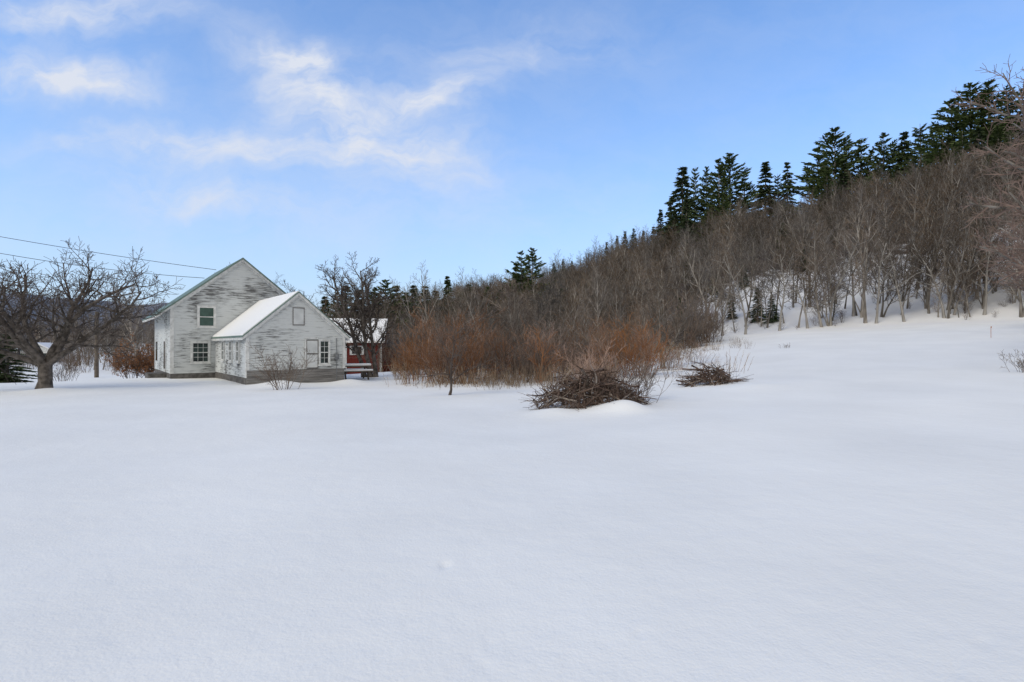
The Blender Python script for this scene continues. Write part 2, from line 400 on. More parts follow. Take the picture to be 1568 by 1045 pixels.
for i in range(250):
    b=rng.uniform(-0.24,0.36); y=rng.uniform(46,72)
    if b>0.26: y=rng.uniform(52,66)
    x=b*y; pts.append((x,y,tz(x,y),rng.uniform(0,6.28),rng.uniform(.6,1.5),rng.randrange(4)))
for i in range(400):
    b=rng.uniform(-0.1,1.25); y=footY(b)+abs(rng.gauss(0,1))*(24 if b>.35 else 30)
    x=b*y; pts.append((x,y,tz(x,y),rng.uniform(0,6.28),rng.uniform(.15,.5),rng.randrange(4)))
for i in range(120):
    b=rng.uniform(-.98,-.3); y=rng.uniform(65,110); x=b*y
    pts.append((x,y,tz(x,y),rng.uniform(0,6.28),rng.uniform(.4,1.0),rng.randrange(4)))
scatter('grey_brush_thicket',pts,C_grey)
pts=[]
for i in range(42):
    b=rng.uniform(-.17,.27); y=rng.uniform(34,54); x=b*y
    pts.append((x,y,tz(x,y),rng.uniform(0,6.28),rng.uniform(.26,.52),rng.randrange(NK)))
scatter('thicket_saplings',pts,C_forest)
pts=clusters(95,[(-.10,27.5,1.1,1.2,1.0),(-.03,26.8,1.2,1.0,.9),(.05,28,1.3,1.5,1.0),(.12,28,1.3,1.5,.9),(.0,31,4,2,1.0),(-.14,31,1,1.5,.9)],.5,1.15,3,24.6,38)
for i in range(40):
    b=rng.uniform(0.28,0.42); y=rng.uniform(44,56)
    x=b*y; pts.append((x,y,tz(x,y),rng.uniform(0,6.28),rng.uniform(.3,.6),rng.randrange(3)))
scatter('dry_weed_patch',pts,C_reed)

# ------------------------------------------------------------------ conifers
def mk_conifer(seed,h,rad,kind):
    rng=random.Random(seed); mb=MB()
    lx,ly=rng.uniform(-.3,.3),rng.uniform(-.3,.3)
    mb.tube([Vector((0,0,-.5)),Vector((lx*.5,ly*.3,h*.5)),Vector((lx,ly,h*.99))],[h*.016,h*.010,.03],5,0)
    z=h*(0.18 if kind=='pine' else 0.05)
    while z<h*0.985:
        f=z/h
        if kind=='pine':
            prof=(math.sin(min(1,(1-f)*1.35)*math.pi/2))*rng.uniform(.5,1.15)
            nb=rng.randint(4,5); step=h*.041; droop=-0.06; upt=.22
        else:
            prof=((1-f)**0.8)*rng.uniform(.7,1.15); nb=rng.randint(5,6); step=h*.036; droop=-.20; upt=.04
        a0=rng.uniform(0,6.28)
        for k in range(nb):
            if rng.random()<.10: continue
            a=a0+k*6.28/nb+rng.uniform(-.45,.45); L=rad*prof*rng.uniform(.55,1.35)+.12
            d=Vector((math.cos(a),math.sin(a),droop+upt*f*2+rng.uniform(-.08,.08))).normalized()
            p0=Vector((lx*f,ly*f,z+rng.uniform(-.2,.2)))
            cv=(-.12 if kind=='spruce' else .10)
            sag=lambda t: Vector((0,0,cv*L*t*t))
            mb.tube([p0,p0+d*L*.5+sag(.5),p0+d*L*.95+sag(.95)],[.05,.03,.012],3,0)
            side=Vector((-math.sin(a),math.cos(a),0))
            n=max(4,int(L*4.0))
            for i in range(n):
                t=(0.2+0.8*(i+.5)/n)
                c=p0+d*L*t+sag(t)
                w=L*.32*(1.05-t*.6)+.10
                for s in (-1,1,0):
                    q=c+side*s*w*rng.uniform(.2,1.0)+Vector((0,0,rng.uniform(-.06,.12)))
                    dd=(d*.8+side*s*.8+Vector((0,0,rng.uniform(-.28,.38)))).normalized()
                    ln=rng.uniform(.32,.66)*(.8+w*.35); wd=rng.uniform(.10,.20)
                    x=dd.cross(Vector((rng.uniform(-.6,.6),rng.uniform(-.6,.6),1))).normalized()*wd
                    mb.poly([q-x-dd*ln*.3,q+x-dd*ln*.2,q+dd*ln+x*.2+Vector((0,0,-.04))],1)
                    if s==0 or rng.random()<.5:
                        x=Vector((0,0,1))*wd*.9+side*.05
                        mb.poly([q-x-dd*ln*.3,q+x-dd*ln*.2,q+dd*ln],1)
        z+=step*rng.uniform(.7,1.3)
    return mb
pine_me=[mk_conifer(300+i,18,4.8+.45*i,'pine').mesh('pine_kind_%d'%i,[M_bark,M_pine]) for i in range(5)]
spr_me=[mk_conifer(320+i,14,3.3,'spruce').mesh('spruce_kind_%d'%i,[M_bark,M_spruce]) for i in range(4)]
def conifer(px,py_top,depth,kind,i=0,wide=1.0):
    b=(px-784)/871; x=b*depth; z=tz(x,depth)-.3
    H=max(2+(528-py_top)/871*depth-z,3.5)
    me=(pine_me if kind=='pine' else spr_me)[i%(5 if kind=='pine' else 4)]
    o=bpy.data.objects.new('pine_tree' if kind=='pine' else 'spruce_tree',me); COL.objects.link(o)
    s=H/(18 if kind=='pine' else 14)
    sw=s*wide
    o.location=(x,depth,z); o.scale=(sw,sw,s); o.rotation_euler[2]=px*.37
for i,(px,py,d,k,w) in enumerate([(1045,254,140,'spruce',1.15),(1064,253,146,'pine',.6),(1082,256,150,'pine',.65),(1103,242,142,'pine',.8),(1120,232,145,'pine',.95),(1140,260,150,'pine',.8),(1050,300,130,'spruce',.9),(1110,300,128,'pine',.8),(1140,310,130,'spruce',.8),(1085,320,126,'pine',.8),
    (1172,248,138,'spruce',1.1),(1192,264,140,'pine',.6),(1207,246,138,'spruce',.8),(1255,224,140,'pine',.9),(1278,194,132,'pine',1.0),(1298,210,138,'pine',.8),(1318,210,135,'pine',.95),(1335,230,138,'pine',.8),
    (1352,203,130,'pine',.8),(1368,217,134,'pine',.8),(1385,200,130,'spruce',1.0),(1412,187,126,'pine',.95),(1432,198,130,'pine',.8),(1462,150,117,'pine',.95),(1488,124,114,'pine',1.1),(1515,120,112,'pine',1.0),(1545,128,110,'pine',1.1),(1575,120,110,'pine',1.0),
    (1265,256,124,'pine',1.0),(1292,250,120,'spruce',1.2),(1318,262,120,'pine',.9),(1345,250,118,'pine',1.0),(1375,252,114,'spruce',1.1),(1400,238,116,'pine',1.0),(1440,226,108,'pine',1.0),(1475,200,104,'pine',1.0),(1500,196,102,'spruce',1.3),(1530,190,100,'pine',1.1),(1560,185,98,'pine',1.1),(1520,235,92,'pine',1.),(1470,255,95,'spruce',1.1),
    (1030,300,155,'spruce',.9),(1012,322,160,'spruce',.9),(800,384,140,'pine',.8),(816,378,143,'pine',.8),(790,402,140,'spruce',.9),(687,424,105,'spruce',.8),(862,396,220,'spruce',.8),(848,402,225,'spruce',.7),(876,399,218,'spruce',.8),(945,362,195,'spruce',.7),(958,352,193,'spruce',.7),(971,349,190,'spruce',.8),(930,370,202,'spruce',.7),(985,354,186,'spruce',.8),(1000,345,175,'spruce',.8),
    (1160,440,68,'spruce',1.1),(1183,455,66,'spruce',1.3),(1120,450,72,'spruce',1.0),(1095,420,85,'pine',.8),(1230,375,88,'spruce',.8),(1330,320,100,'spruce',.8),(1010,430,90,'spruce',.9),(1055,390,100,'pine',.8),(905,430,105,'pine',.8),(960,410,110,'spruce',.9),(1150,350,110,'pine',.8),(1410,330,88,'spruce',.8),(930,455,84,'spruce',1.),(1040,455,80,'spruce',1.1),(1200,340,105,'pine',.9),(1270,330,102,'spruce',1.),(1140,400,85,'spruce',1.),(860,440,100,'spruce',.9),
    (500,455,80,'spruce',1.1),(515,445,82,'pine',.9),(532,436,84,'spruce',1.2),(548,442,86,'spruce',1.2),(573,440,84,'pine',.9),(590,426,84,'pine',.9),(606,436,84,'spruce',1.2),(620,446,84,'spruce',1.2),(636,438,90,'spruce',1.1),(652,434,92,'spruce',1.1),(668,444,100,'spruce',1.1),(704,446,100,'spruce',1.1),(720,436,110,'spruce',1.),(745,440,100,'pine',.8),(770,438,105,'spruce',1.1),(12,532,36,'spruce',2.0),(-14,526,37,'spruce',2.0)]):
    conifer(px,py,d,k,i=i,wide=w)

# ------------------------------------------------------------------ individual trees
def at(b,y): return (b*y,y,tz(b*y,y))
APPLE=dict(seg=[4,7,5,4,2],wob=[.08,.17,.22,.2,.18],up=[.05,.02,.05,.10,.14],sides=[8,6,5,3,3],kids=[0,11,8,6],st=[.3,.2,.15,.1],ang=[40,52,52,48],lr=[.5,.46,.50,.55],rr=[.5,.40,.42,.5],fall=[.2,.3,.3,.2],max=4,tw=3,rmin=.009,tip=.22,flare=1,tip0=.8)
def mk_apple(seed,h,tr,limbs,th):
    rng=random.Random(seed); mb=MB(); P=APPLE
    q=Vector((.05,0,.35)); t=Vector((.0,.05,th))
    mb.tube([Vector((0,0,-.3)),Vector((0,0,0.05)),q,t],[tr*1.5,tr*1.25,tr,tr*1.0],10,0)
    for a,el,f in limbs:
        grow(mb,rng,t-Vector((0,0,.12)),Vector((math.cos(a),math.sin(a),el)),h*f,tr*.58,1,P)
    return mb
mk_apple(411,5.1,.27,[(-.1,.9,1.0),(2.9,.9,1.0),(1.2,1.6,1.0),(-1.6,1.3,.95),(3.9,1.7,1.0),(.5,2.0,1.05),(2.2,2.4,.95)],1.15).obj('apple_tree',[M_applebark,M_appletwig],loc=at(-.822,25.2),smooth=True)
T2=dict(FOREST,seg=[7,6,4,2],sides=[6,4,3,3],kids=[14,8,6],st=[.25,.2,.15],ang=[48,45,45],wob=[.09,.15,.17,.17],lr=[.42,.45,.45],rmin=.009,up=[.03,.07,.05,.05])
mb=MB(); rg=random.Random(5)
for dx,ln in ((-.25,.0),(.12,-.06),(.45,.12)):
    grow(mb,rg,Vector((dx,0,-.3)),Vector((ln,.02,1)),6.9 if dx<.3 else 6.0,.15,0,dict(T2,kids=[17,9,7]))
mb.obj('maple_tree',[M_applebark,M_appletwig],loc=at(-.252,35.5),smooth=True)
def single(name,seed,h,r,b,y,over=None,mats=None):
    P=dict(T2); 
    if over: P.update(over)
    mb=MB(); grow(mb,random.Random(seed),Vector((0,0,-.3)),Vector((0,0,1)),h,r,0,P)
    return mb.obj(name,mats or [M_bark,M_twig],loc=at(b,y))
big=dict(kids=[18,9,7],ang=[38,40,42],up=[.02,.10,.07,.05],st=[.18,.15,.1],lr=[.5,.45,.45],rmin=.016)
single('maple_tree',61,9.8,.24,-.655,72,big)
single('maple_tree',63,9.5,.2,-.385,66,big)
single('maple_tree',64,10.5,.2,-.505,62,big)
single('maple_tree',65,7.5,.2,.02,52,big,[M_greybrush,M_greybrush])
single('maple_tree',66,7.5,.2,.06,58,big)
single('maple_tree',67,8,.22,-.05,66,big)
lightbark=mat('bark_pale', (0.20,0.185,0.165), (0.36,0.34,0.31), scale=2.0, stretch=(1,1,0.3))
for k,(sd_,h_,b_,y_) in enumerate([(68,9,.41,62),(69,9.5,.56,60),(70,8.5,.64,58),(71,9,.76,56),(72,8.5,.47,61),(81,8,.52,60),(82,9,.60,62),(83,7.5,.69,57),(84,8,.83,55),(85,7.5,.37,64)]):
    single('maple_tree',sd_,h_,.12,b_,y_,None,[lightbark,M_twig])
rt=dict(kids=[20,11,8],st=[.2,.12,.08],lr=[.48,.46,.42],ang=[58,45,42],up=[.0,.05,.04,.03],rmin=.009)
single('hedgerow_tree',73,12.0,.25,1.01,24,rt,[M_bark,M_redtw2])
single('hedgerow_tree',74,10.5,.2,.95,33,rt,[M_bark,M_redtw2])
single('hedgerow_tree',75,9,.2,.93,42,rt,[M_bark,M_redtw2])
mb=MB(); P=dict(T2,kids=[12,7,5],ang=[66,45,45],st=[.15,.2,.2],lr=[.66,.5,.5],wob=[.12,.12,.15,.15],rmin=.006)
grow(mb,random.Random(14),Vector((0,0,-.2)),Vector((.05,0,1)),2.8,.06,0,P)
mb.obj('apple_sapling',[M_appletwig,M_appletwig],loc=at(-.111,22.8))
def bush(seed,h,st,sp,b,y,m,sc=(1,1,1),**k): mk_bush(seed,h,st,sp,**k).obj('bare_shrub',[m],loc=at(b,y),sc=sc)
bush(501,2.0,15,.7,-.402,25,M_greybrush,(1.2,1.2,1),r=.013,kids=(7,4),ang=35)
bush(502,1.6,24,1.0,.215,18.6,M_greybrush,(1.0,1.0,.9),r=.011,kids=(6,3),ang=35)
bush(503,1.9,20,1.0,.15,22,M_redtwig,(1.2,1.2,1),r=.012,kids=(6,4),ang=35)
bush(504,1.6,24,1.0,.28,34,M_reed,(1.1,1.1,1),r=.012,kids=(6,3),ang=35)
bush(505,.9,16,.6,.90,23,M_greybrush,r=.01,kids=(6,3),ang=35)
bush(506,.5,9,.4,.48,42,M_greybrush,r=.008,kids=(4,2),ang=35)
bush(507,1.2,26,1.3,-.79,37,M_greybrush,r=.013,kids=(5,3))
bush(508,1.2,20,.8,-.20,33,M_reed,r=.013,kids=(5,3))
def mk_leafy(seed,h):
    mb=mk_bush(seed,h,14,.9,r=.02,kids=(8,5),ang=40); rng=random.Random(seed)
    vs=list(mb.v)
    for i in range(4200):
        v=Vector(rng.choice(vs)); 
        if v.z<h*.15: continue
        d=rv(rng).normalized()*.09; e=rv(rng).normalized()*.07
        mb.poly([v,v+d,v+d+e],1)
    return mb
mk_leafy(520,2.6).obj('beech_shrub',[M_greybrush,M_leaf],loc=at(-.665,44),sc=(1.3,1.3,1.1))
mk_leafy(521,2.3).obj('beech_shrub',[M_greybrush,M_leaf],loc=at(-.635,45),sc=(1.2,1.2,1.1))

def mk_pile(seed,n,rx,ry,h,tail=None):
    rng=random.Random(seed); mb=MB()
    for i in range(n):
        a=rng.uniform(0,6.28); q=math.sqrt(rng.random())*.95
        x=math.cos(a)*q*rx*.8; y=math.sin(a)*q*ry*.8
        top=h*(1-q**1.6)*rng.uniform(.25,1.0)
        az=rng.uniform(0,6.28)
        L=rng.uniform(.6,1.8)
        d=Vector((math.cos(az),math.sin(az),0))
        slope=-(h*1.2)*(x*d.x/rx**2+y*d.y/ry**2)
        d=Vector((d.x,d.y,slope+rng.gauss(0,.3))).normalized()
        p=Vector((x,y,top))-d*L*.5; pts=[p]; rr=rng.choice([.008,.01,.014,.022,.035])
        for k in range(5):
            d=(d+rv(rng)*.16).normalized(); p=p+d*L/5
            p=Vector((p.x,p.y,max(p.z,-.02))); pts.append(p)
        mb.tube(pts,[rr*(1-.14*k) for k in range(6)],4,0 if rng.random()<.7 else 1)
        for s in range(4):
            k=rng.randint(1,4); e=(d+rv(rng)*.8).normalized(); l2=rng.uniform(.2,.6)
            mb.tube([pts[k],pts[k]+e*l2*.5,pts[k]+(e+rv(rng)*.2)*l2],[max(rr*.4,.004),rr*.3,.003],3,0)
    for i in range(n//5):
        az=rng.uniform(0,6.28); q=rng.uniform(.2,.85); x=math.cos(az)*rx*q; y=math.sin(az)*ry*q
        d=Vector((math.cos(az),math.sin(az),rng.uniform(.1,1.2))).normalized(); p=Vector((x,y,h*.7*(1-q))); pts=[p]; L=rng.uniform(.4,1.0)
        for k in range(4): d=(d+rv(rng)*.16).normalized(); p=p+d*L/4; pts.append(p)
        mb.tube(pts,[.011,.009,.007,.005,.003],3,0)
    if tail:
        for i in range(14):
            p=Vector((rx*.6,rng.uniform(-.3,.3),.12)); d=Vector((1,rng.uniform(-.25,.1),rng.uniform(-.02,.12))); pts=[p]
            for k in range(4): d=(d+rv(rng)*.06); p=p+d*tail*rng.uniform(.6,1)/4; pts.append(p)
            mb.tube(pts,[.016,.013,.01,.007,.004],3,0)
    return mb
mk_pile(31,420,2.05,1.25,1.2).obj('brush_pile',[M_stick,M_stick2],loc=at(.139,17.7))
mk_pile(32,120,1.15,.8,.8,tail=1.2).obj('brush_pile',[M_stick,M_stick2],loc=at(.345,23))

# ------------------------------------------------------------------ farmhouse
def clap(mb,x0,x1,z0,z1,y,lim=None,m=0,h=.125,proud=.022):
    z=z0
    while z<z1-1e-3:
        zt=min(z+h,z1)
        a,b=(x0,x1) if not lim else lim(z); c,d=(x0,x1) if not lim else lim(zt)
        if b-a<.02: break
        mb.poly([(a,y-proud,z),(b,y-proud,z),(d,y-.003,zt),(c,y-.003,zt)],m)
        mb.poly([(a,y,z),(b,y,z),(b,y-proud,z),(a,y-proud,z)],m)
        z=zt
def empty(name,loc,rz):
    e=bpy.data.objects.new(name,None); COL.objects.link(e); e.location=loc; e.rotation_euler[2]=rz; e.empty_display_size=.5
    return e
H=empty('farmhouse',(-19.97,33.31,0),R(37))
def part(mb,name,mats,rot=0,loc=(0,0,0),smooth=False):
    o=mb.obj(name,mats,parent=H,smooth=smooth); o.location=loc; o.rotation_euler[2]=rot; return o
W=7.64; Dm=9.0; E=4.22; A=7.28
sl=(A-E)/(W/2)
mb=MB(); mb.prism([(0,-.8),(W,-.8),(W,E),(W/2,A),(0,E)],0.0,Dm,0)
part(mb,'main_walls',[M_siding])
def gl(W,E,A):
    return lambda z: (0,W) if z<=E else ((z-E)/(A-E)*W/2, W-(z-E)/(A-E)*W/2)
mb=MB(); clap(mb,0,W,.3,A,-.004,gl(W,E,A)); part(mb,'gable_clapboards',[M_siding])
mb=MB(); clap(mb,0,Dm,.3,E,-.004); part(mb,'side_clapboards',[M_siding],rot=R(-90),loc=(0,Dm,0))
mb=MB(); mb.box(-.03,W+.03,-.035,Dm,-.8,.29); part(mb,'main_foundation',[M_stone])
mb=MB(); mb.box(-.045,.14,-.05,-.001,.295,E-.05); mb.box(-.05,-.001,-.001,.15,.295,E-.05); mb.box(-.05,-.001,Dm-.15,Dm,.295,E-.05); part(mb,'corner_boards',[M_white])
def rake(mb,W,E,A,y0,y1,over,th,drop,mat=0,overR=None):
    sl=(A-E)/(W/2)
    for s in (0,1):
        ov=over if s==0 or overR is None else overR
        X=lambda x: x if s==0 else W-x
        p=[(X(-ov),E-sl*ov-drop),(X(W/2),A-drop),(X(W/2),A-drop-th),(X(-ov),E-sl*ov-drop-th)]
        mb.prism(p,y0,y1,mat)
mb=MB(); rake(mb,W,E,A,-.055,-.03,.02,.2,.0); part(mb,'rake_boards',[M_white])
mb=MB(); rake(mb,W,E,A,-.28,Dm+.25,.80,.05,-.14,overR=.36); part(mb,'main_roof',[M_trim])
mb=MB(); rake(mb,W,E,A,-.30,-.283,.81,.10,-.15,overR=.37); part(mb,'roof_edge_trim',[M_trim])
mb=MB(); rake(mb,W,E,A,-.25,Dm+.2,.77,.16,-.085,overR=.33); part(mb,'main_soffit',[M_white])
mb=MB(); Xf2=lambda x: W-x
mb.prism([(Xf2(-.1),E-sl*.1+.142),(Xf2(W/2-.15),A-sl*.15+.142),(Xf2(W/2-.2),A-sl*.2+.17),(Xf2(-.05),E-sl*.05+.17)],.3,Dm+.1,0)
part(mb,'main_roof_snow',[M_snow])
def window(mb,x,z0,z1,w,y=-.062,cols=3,rows=2,fr=.11,glass=1):
    x0,x1=x-w/2,x+w/2
    mb.box(x0-fr,x0,y-.035,y+.06,z0-.06,z1+fr,0); mb.box(x1,x1+fr,y-.035,y+.06,z0-.06,z1+fr,0)
    mb.box(x0,x1,y-.034,y+.06,z1,z1+fr,0); mb.box(x0-fr-.04,x1+fr+.04,y-.07,y+.06,z0-.13,z0-.061,0)
    mb.box(x0,x1,y-.03,y+.06,z0-.06,z0+.02,0)
    mb.box(x0-fr-.03,x1+fr+.03,y-.06,y+.06,z1+fr+.001,z1+fr+.035,0)
    mb.box(x0,x1,y+.012,y+.03,z0+.02,z1,glass)
    zm=(z0+z1)/2
    mb.box(x0,x1,y-.015,y+.011,zm-.025,zm+.025,0)
    for za,zb in ((z0+.02,zm-.025),(zm+.025,z1)):
        mb.box(x0,x0+.03,y-.012,y+.011,za,zb,0); mb.box(x1-.03,x1,y-.012,y+.011,za,zb,0)
        for k in range(1,cols):
            xx=x0+w*k/cols; mb.box(xx-.009,xx+.009,y-.005,y+.010,za,zb,0)
        for k in range(1,rows):
            zz=za+(zb-za)*k/rows; mb.box(x0+.03,x1-.03,y-.004,y+.009,zz-.009,zz+.009,0)
mb=MB(); window(mb,1.85,3.12,4.22,.80,cols=1,rows=1); part(mb,'upper_window',[M_white,M_glassg])
mb=MB(); window(mb,1.53,.97,2.08,.84); part(mb,'lower_window',[M_white,M_glass])
mb=MB(); x=Dm-3.3
mb.box(x+.0,x+.9,-.055,-.006,.3,2.35,0); mb.box(x+.12,x+.78,-.063,-.056,.5,2.2,1); mb.box(x-.5,x+1.4,-1.0,-.03,-.4,.25,2); mb.box(.8,1.6,-.05,-.006,.9,2.2,1)
part(mb,'side_door',[M_white,M_glass,M_stone],rot=R(-90),loc=(0,Dm,0))
cx,cy=2.35,-8.29; w=4.93; Dw=8.29; e=2.5; a=4.62; s2=(a-e)/(w/2)
mb=MB(); mb.prism([(0,-.5),(w,-.5),(w,e),(w/2,a),(0,e)],0,Dw-.01,0); part(mb,'wing_walls',[M_siding],loc=(cx,cy,0))
mb=MB(); clap(mb,0,w,.72,a,-.004,gl(w,e,a)); part(mb,'wing_gable_clapboards',[M_siding],loc=(cx,cy,0))
mb=MB(); clap(mb,0,Dw-.03,.36,e,-.004); part(mb,'wing_side_clapboards',[M_siding],rot=R(-90),loc=(cx,cy+Dw-.03,0))
mb=MB() 
for k in range(5): mb.box(.0,w,-.034-.003*(k%2),-.001,.02+k*.14,.02+k*.14+.128,0)
mb.box(-.02,w+.02,-.05,-.001,-.4,.015,1)
part(mb,'wing_gable_skirt_boards',[M_grey,M_stone],loc=(cx,cy,0))
mb=MB(); mb.box(-.03,-.001,.02,Dw-.05,-.4,.34); part(mb,'wing_foundation',[M_stone],loc=(cx,cy,0))
mb=MB(); mb.box(-.045,.11,-.055,-.035,.72,e-.04); mb.box(-.05,-.001,-.034,.12,.345,e-.04); mb.box(w-.11,w+.045,-.055,-.035,.72,e-.04); part(mb,'wing_corner_boards',[M_white],loc=(cx,cy,0))
mb=MB(); rake(mb,w,e,a,-.06,-.036,.02,.17,.0); part(mb,'wing_rake_boards',[M_white],loc=(cx,cy,0))
mb=MB(); rake(mb,w,e,a,-.22,Dw-.06,.26,.05,-.13); part(mb,'wing_roof',[M_trim],loc=(cx,cy,0))
mb=MB(); rake(mb,w,e,a,-.19,Dw-.07,.24,.15,-.078); part(mb,'wing_soffit',[M_white],loc=(cx,cy,0))
mb=MB()
for s in (0,1):
    Xf2=(lambda x: x) if s==0 else (lambda x: w-x)
    mb.prism([(Xf2(-.2),e-s2*.2+.132),(Xf2(w/2),a+.132),(Xf2(w/2),a+.18),(Xf2(-.17),e-s2*.17+.18)],-.05,Dw-.09,0)
part(mb,'wing_roof_snow',[M_snow],loc=(cx,cy,0))
mb=MB()
for L_ in (1.78,3.55,5.66): window(mb,Dw-.03-L_,1.15,2.15,.58,cols=2,rows=2,fr=.08)
part(mb,'wing_side_windows',[M_white,M_glass],rot=R(-90),loc=(cx,cy+Dw-.03,0))
mb=MB(); hx=2.49; mb.box(hx-.26,hx+.26,-.045,-.027,3.05,3.88,0)
for q in ((hx-.30,hx-.262,3.0,3.93),(hx+.262,hx+.30,3.0,3.93)): mb.box(q[0],q[1],-.055,-.02,q[2],q[3],1)
mb.box(hx-.26,hx+.26,-.055,-.02,3.882,3.93,1); mb.box(hx-.26,hx+.26,-.055,-.02,3.0,3.048,1)
part(mb,'attic_hatch',[M_panel,M_grey],loc=(cx,cy,0))
mb=MB(); window(mb,3.83,1.0,2.17,.46,cols=2,rows=2,fr=.08)
mb.box(2.88,3.50,-.06,-.027,.75,2.25,2); mb.box(2.92,3.46,-.068,-.061,1.55,2.2,3); mb.box(2.92,3.46,-.068,-.061,.8,1.47,3)
mb.box(2.81,2.879,-.07,-.02,.73,2.3,0); mb.box(2.81,3.50,-.072,-.02,2.301,2.36,0)
part(mb,'wing_gable_window_and_panel',[M_white,M_glass,M_grey,M_panel],loc=(cx,cy,0))
mb=MB(); mb.box(4.39,4.60,-.14,-.03,1.2,1.5,0); mb.tube([Vector((4.495,-.14,1.38)),Vector((4.495,-.2,1.38))],[.075,.07],12,0)
mb.tube([Vector((4.495,-.06,1.5)),Vector((4.495,-.06,2.35))],[.02,.02],6,0); mb.tube([Vector((4.495,-.06,.1)),Vector((4.495,-.06,1.2))],[.02,.02],6,0)
mb.box(2.0,2.14,-.1,-.03,1.5,1.6,0)
part(mb,'electric_meter',[M_metal],loc=(cx,cy,0))

# ------------------------------------------------------------------ barn
B=empty('red_barn',(-18.4,49,-.7),R(8))
def bpart(mb,n,m): return mb.obj(n,m,parent=B)
mb=MB(); mb.prism([(0,-.5),(6,-.5),(6,3.1),(3,4.9),(0,3.1)],0,7.0,0,axis='x'); bpart(mb,'barn_walls',[M_red])
mb=MB()
for s in (0,1):
    f=(lambda y:y) if s==0 else (lambda y:6-y)
    mb.prism([(f(-.4),3.1-.24),(f(3),4.95),(f(3),5.12),(f(-.38),3.1-.08)],-.35,7.3,0,axis='x')
bpart(mb,'barn_roof_snow',[M_snow])
mb=MB(); mb.prism([(.8,-.4),(5.2,-.4),(5.2,2.5),(3,2.9),(.8,2.5)],7.0,8.8,0,axis='x')
for s in (0,1):
    f=(lambda y:y) if s==0 else (lambda y:6-y)
    mb.prism([(f(.5),2.46),(f(3),2.92),(f(3),3.0),(f(.5),2.54)],7.31,8.95,1,axis='x')
bpart(mb,'barn_lean_to',[M_red,M_dark])
mb=MB(); mb.box(4.3,5.5,-.05,-.004,1.8,2.6,0); mb.box(1.0,3.4,-.06,-.004,.2,2.5,1); mb.box(4.5,5.3,-.06,-.051,1.9,2.5,2); mb.box(3.9,4.05,-.05,-.004,.2,3.0,0); mb.box(6.85,7.02,-.03,.1,.1,3.0,0)
bpart(mb,'barn_doors_and_trim',[M_white,M_dark,M_dark])
Pn=empty('picnic_table',at(-.276,33.5),.5)
mb=MB(); mb.box(-.9,.9,-.38,.38,.70,.75); mb.box(-.9,.9,-.8,-.52,.42,.46); mb.box(-.9,.9,.52,.8,.42,.46)
for x in (-.65,.65):
    mb.box(x-.04,x+.04,-.75,.75,.36,.415)
    for s in (-1,1): mb.tube([Vector((x,.6*s,-.1)),Vector((x,.22*s,.7))],[.05,.05],4)
mb.obj('frame',[M_pole],parent=Pn)
mb=MB(); mb.box(-.88,.88,-.36,.36,.752,.88); mb.box(-.88,.88,-.78,-.54,.462,.57); mb.box(-.88,.88,.54,.78,.462,.57)
o=mb.obj('snow_cap',[M_snow],parent=Pn); md=o.modifiers.new('b','BEVEL'); md.width=.045; md.segments=3

# ------------------------------------------------------------------ far left
Ct=empty('white_cottage',at(-.865,100),R(20))
mb=MB(); mb.prism([(0,-.5),(5,-.5),(5,2.0),(2.5,3.4),(0,2.0)],0,6,0); mb.obj('walls',[M_white],parent=Ct)
mb=MB()
for s in (0,1):
    f=(lambda x:x) if s==0 else (lambda x:5-x)
    mb.prism([(f(-.4),1.82),(f(2.5),3.45),(f(2.5),3.62),(f(-.38),2.0)],-.3,6.3,0)
mb.obj('snow_roof',[M_snow],parent=Ct)
mb=MB()
for x in (.7,3.4): mb.box(x,x+.9,-.03,-.004,.7,1.7,0)
mb.box(2.0,2.9,-.03,-.004,0,1.8,0); mb.obj('windows',[M_glass],parent=Ct)
def pole(name,loc,h,r=.17):
    C=empty(name,loc,R(20)); mb=MB()
    mb.tube([Vector((0,0,-.5)),Vector((0,0,h))],[r,r*.8],8); mb.box(-.6,.6,-.05,.05,h-.5,h-.4)
    for x in (-.5,0,.5): mb.tube([Vector((x,0,h-.4)),Vector((x,0,h-.25))],[.04,.03],6)
    mb.obj('post_and_crossarm',[M_pole],parent=C)
pole('utility_pole',at(-.73,56),6.5,.2)
pole('utility_pole',at(-1.09,30),9.0)
mb=MB()
def wire(p,q,sag,r=.014):
    p=Vector(p); q=Vector(q); pts=[]
    for i in range(17):
        t=i/16; v=p.lerp(q,t); v.z-=sag*4*t*(1-t); pts.append(v)
    mb.tube(pts,[r]*17,4)
wire((-32.7,30,8.75),(-18.0,34.6,6.55),.15); wire((-32.7,30,7.95),(-18.5,34.2,6.0),.35)
wire((-32.7,30,8.8),(-40.9,56,5.3),.5)
mb.obj('power_line',[M_wire])
mb=MB(); mb.tube([Vector((0,0,-.3)),Vector((0,0,.8))],[.015,.015],6); mb.box(-.015,.05,-.01,.01,.68,.8)
mb.obj('boundary_stake',[M_orange],loc=at(.842,40))

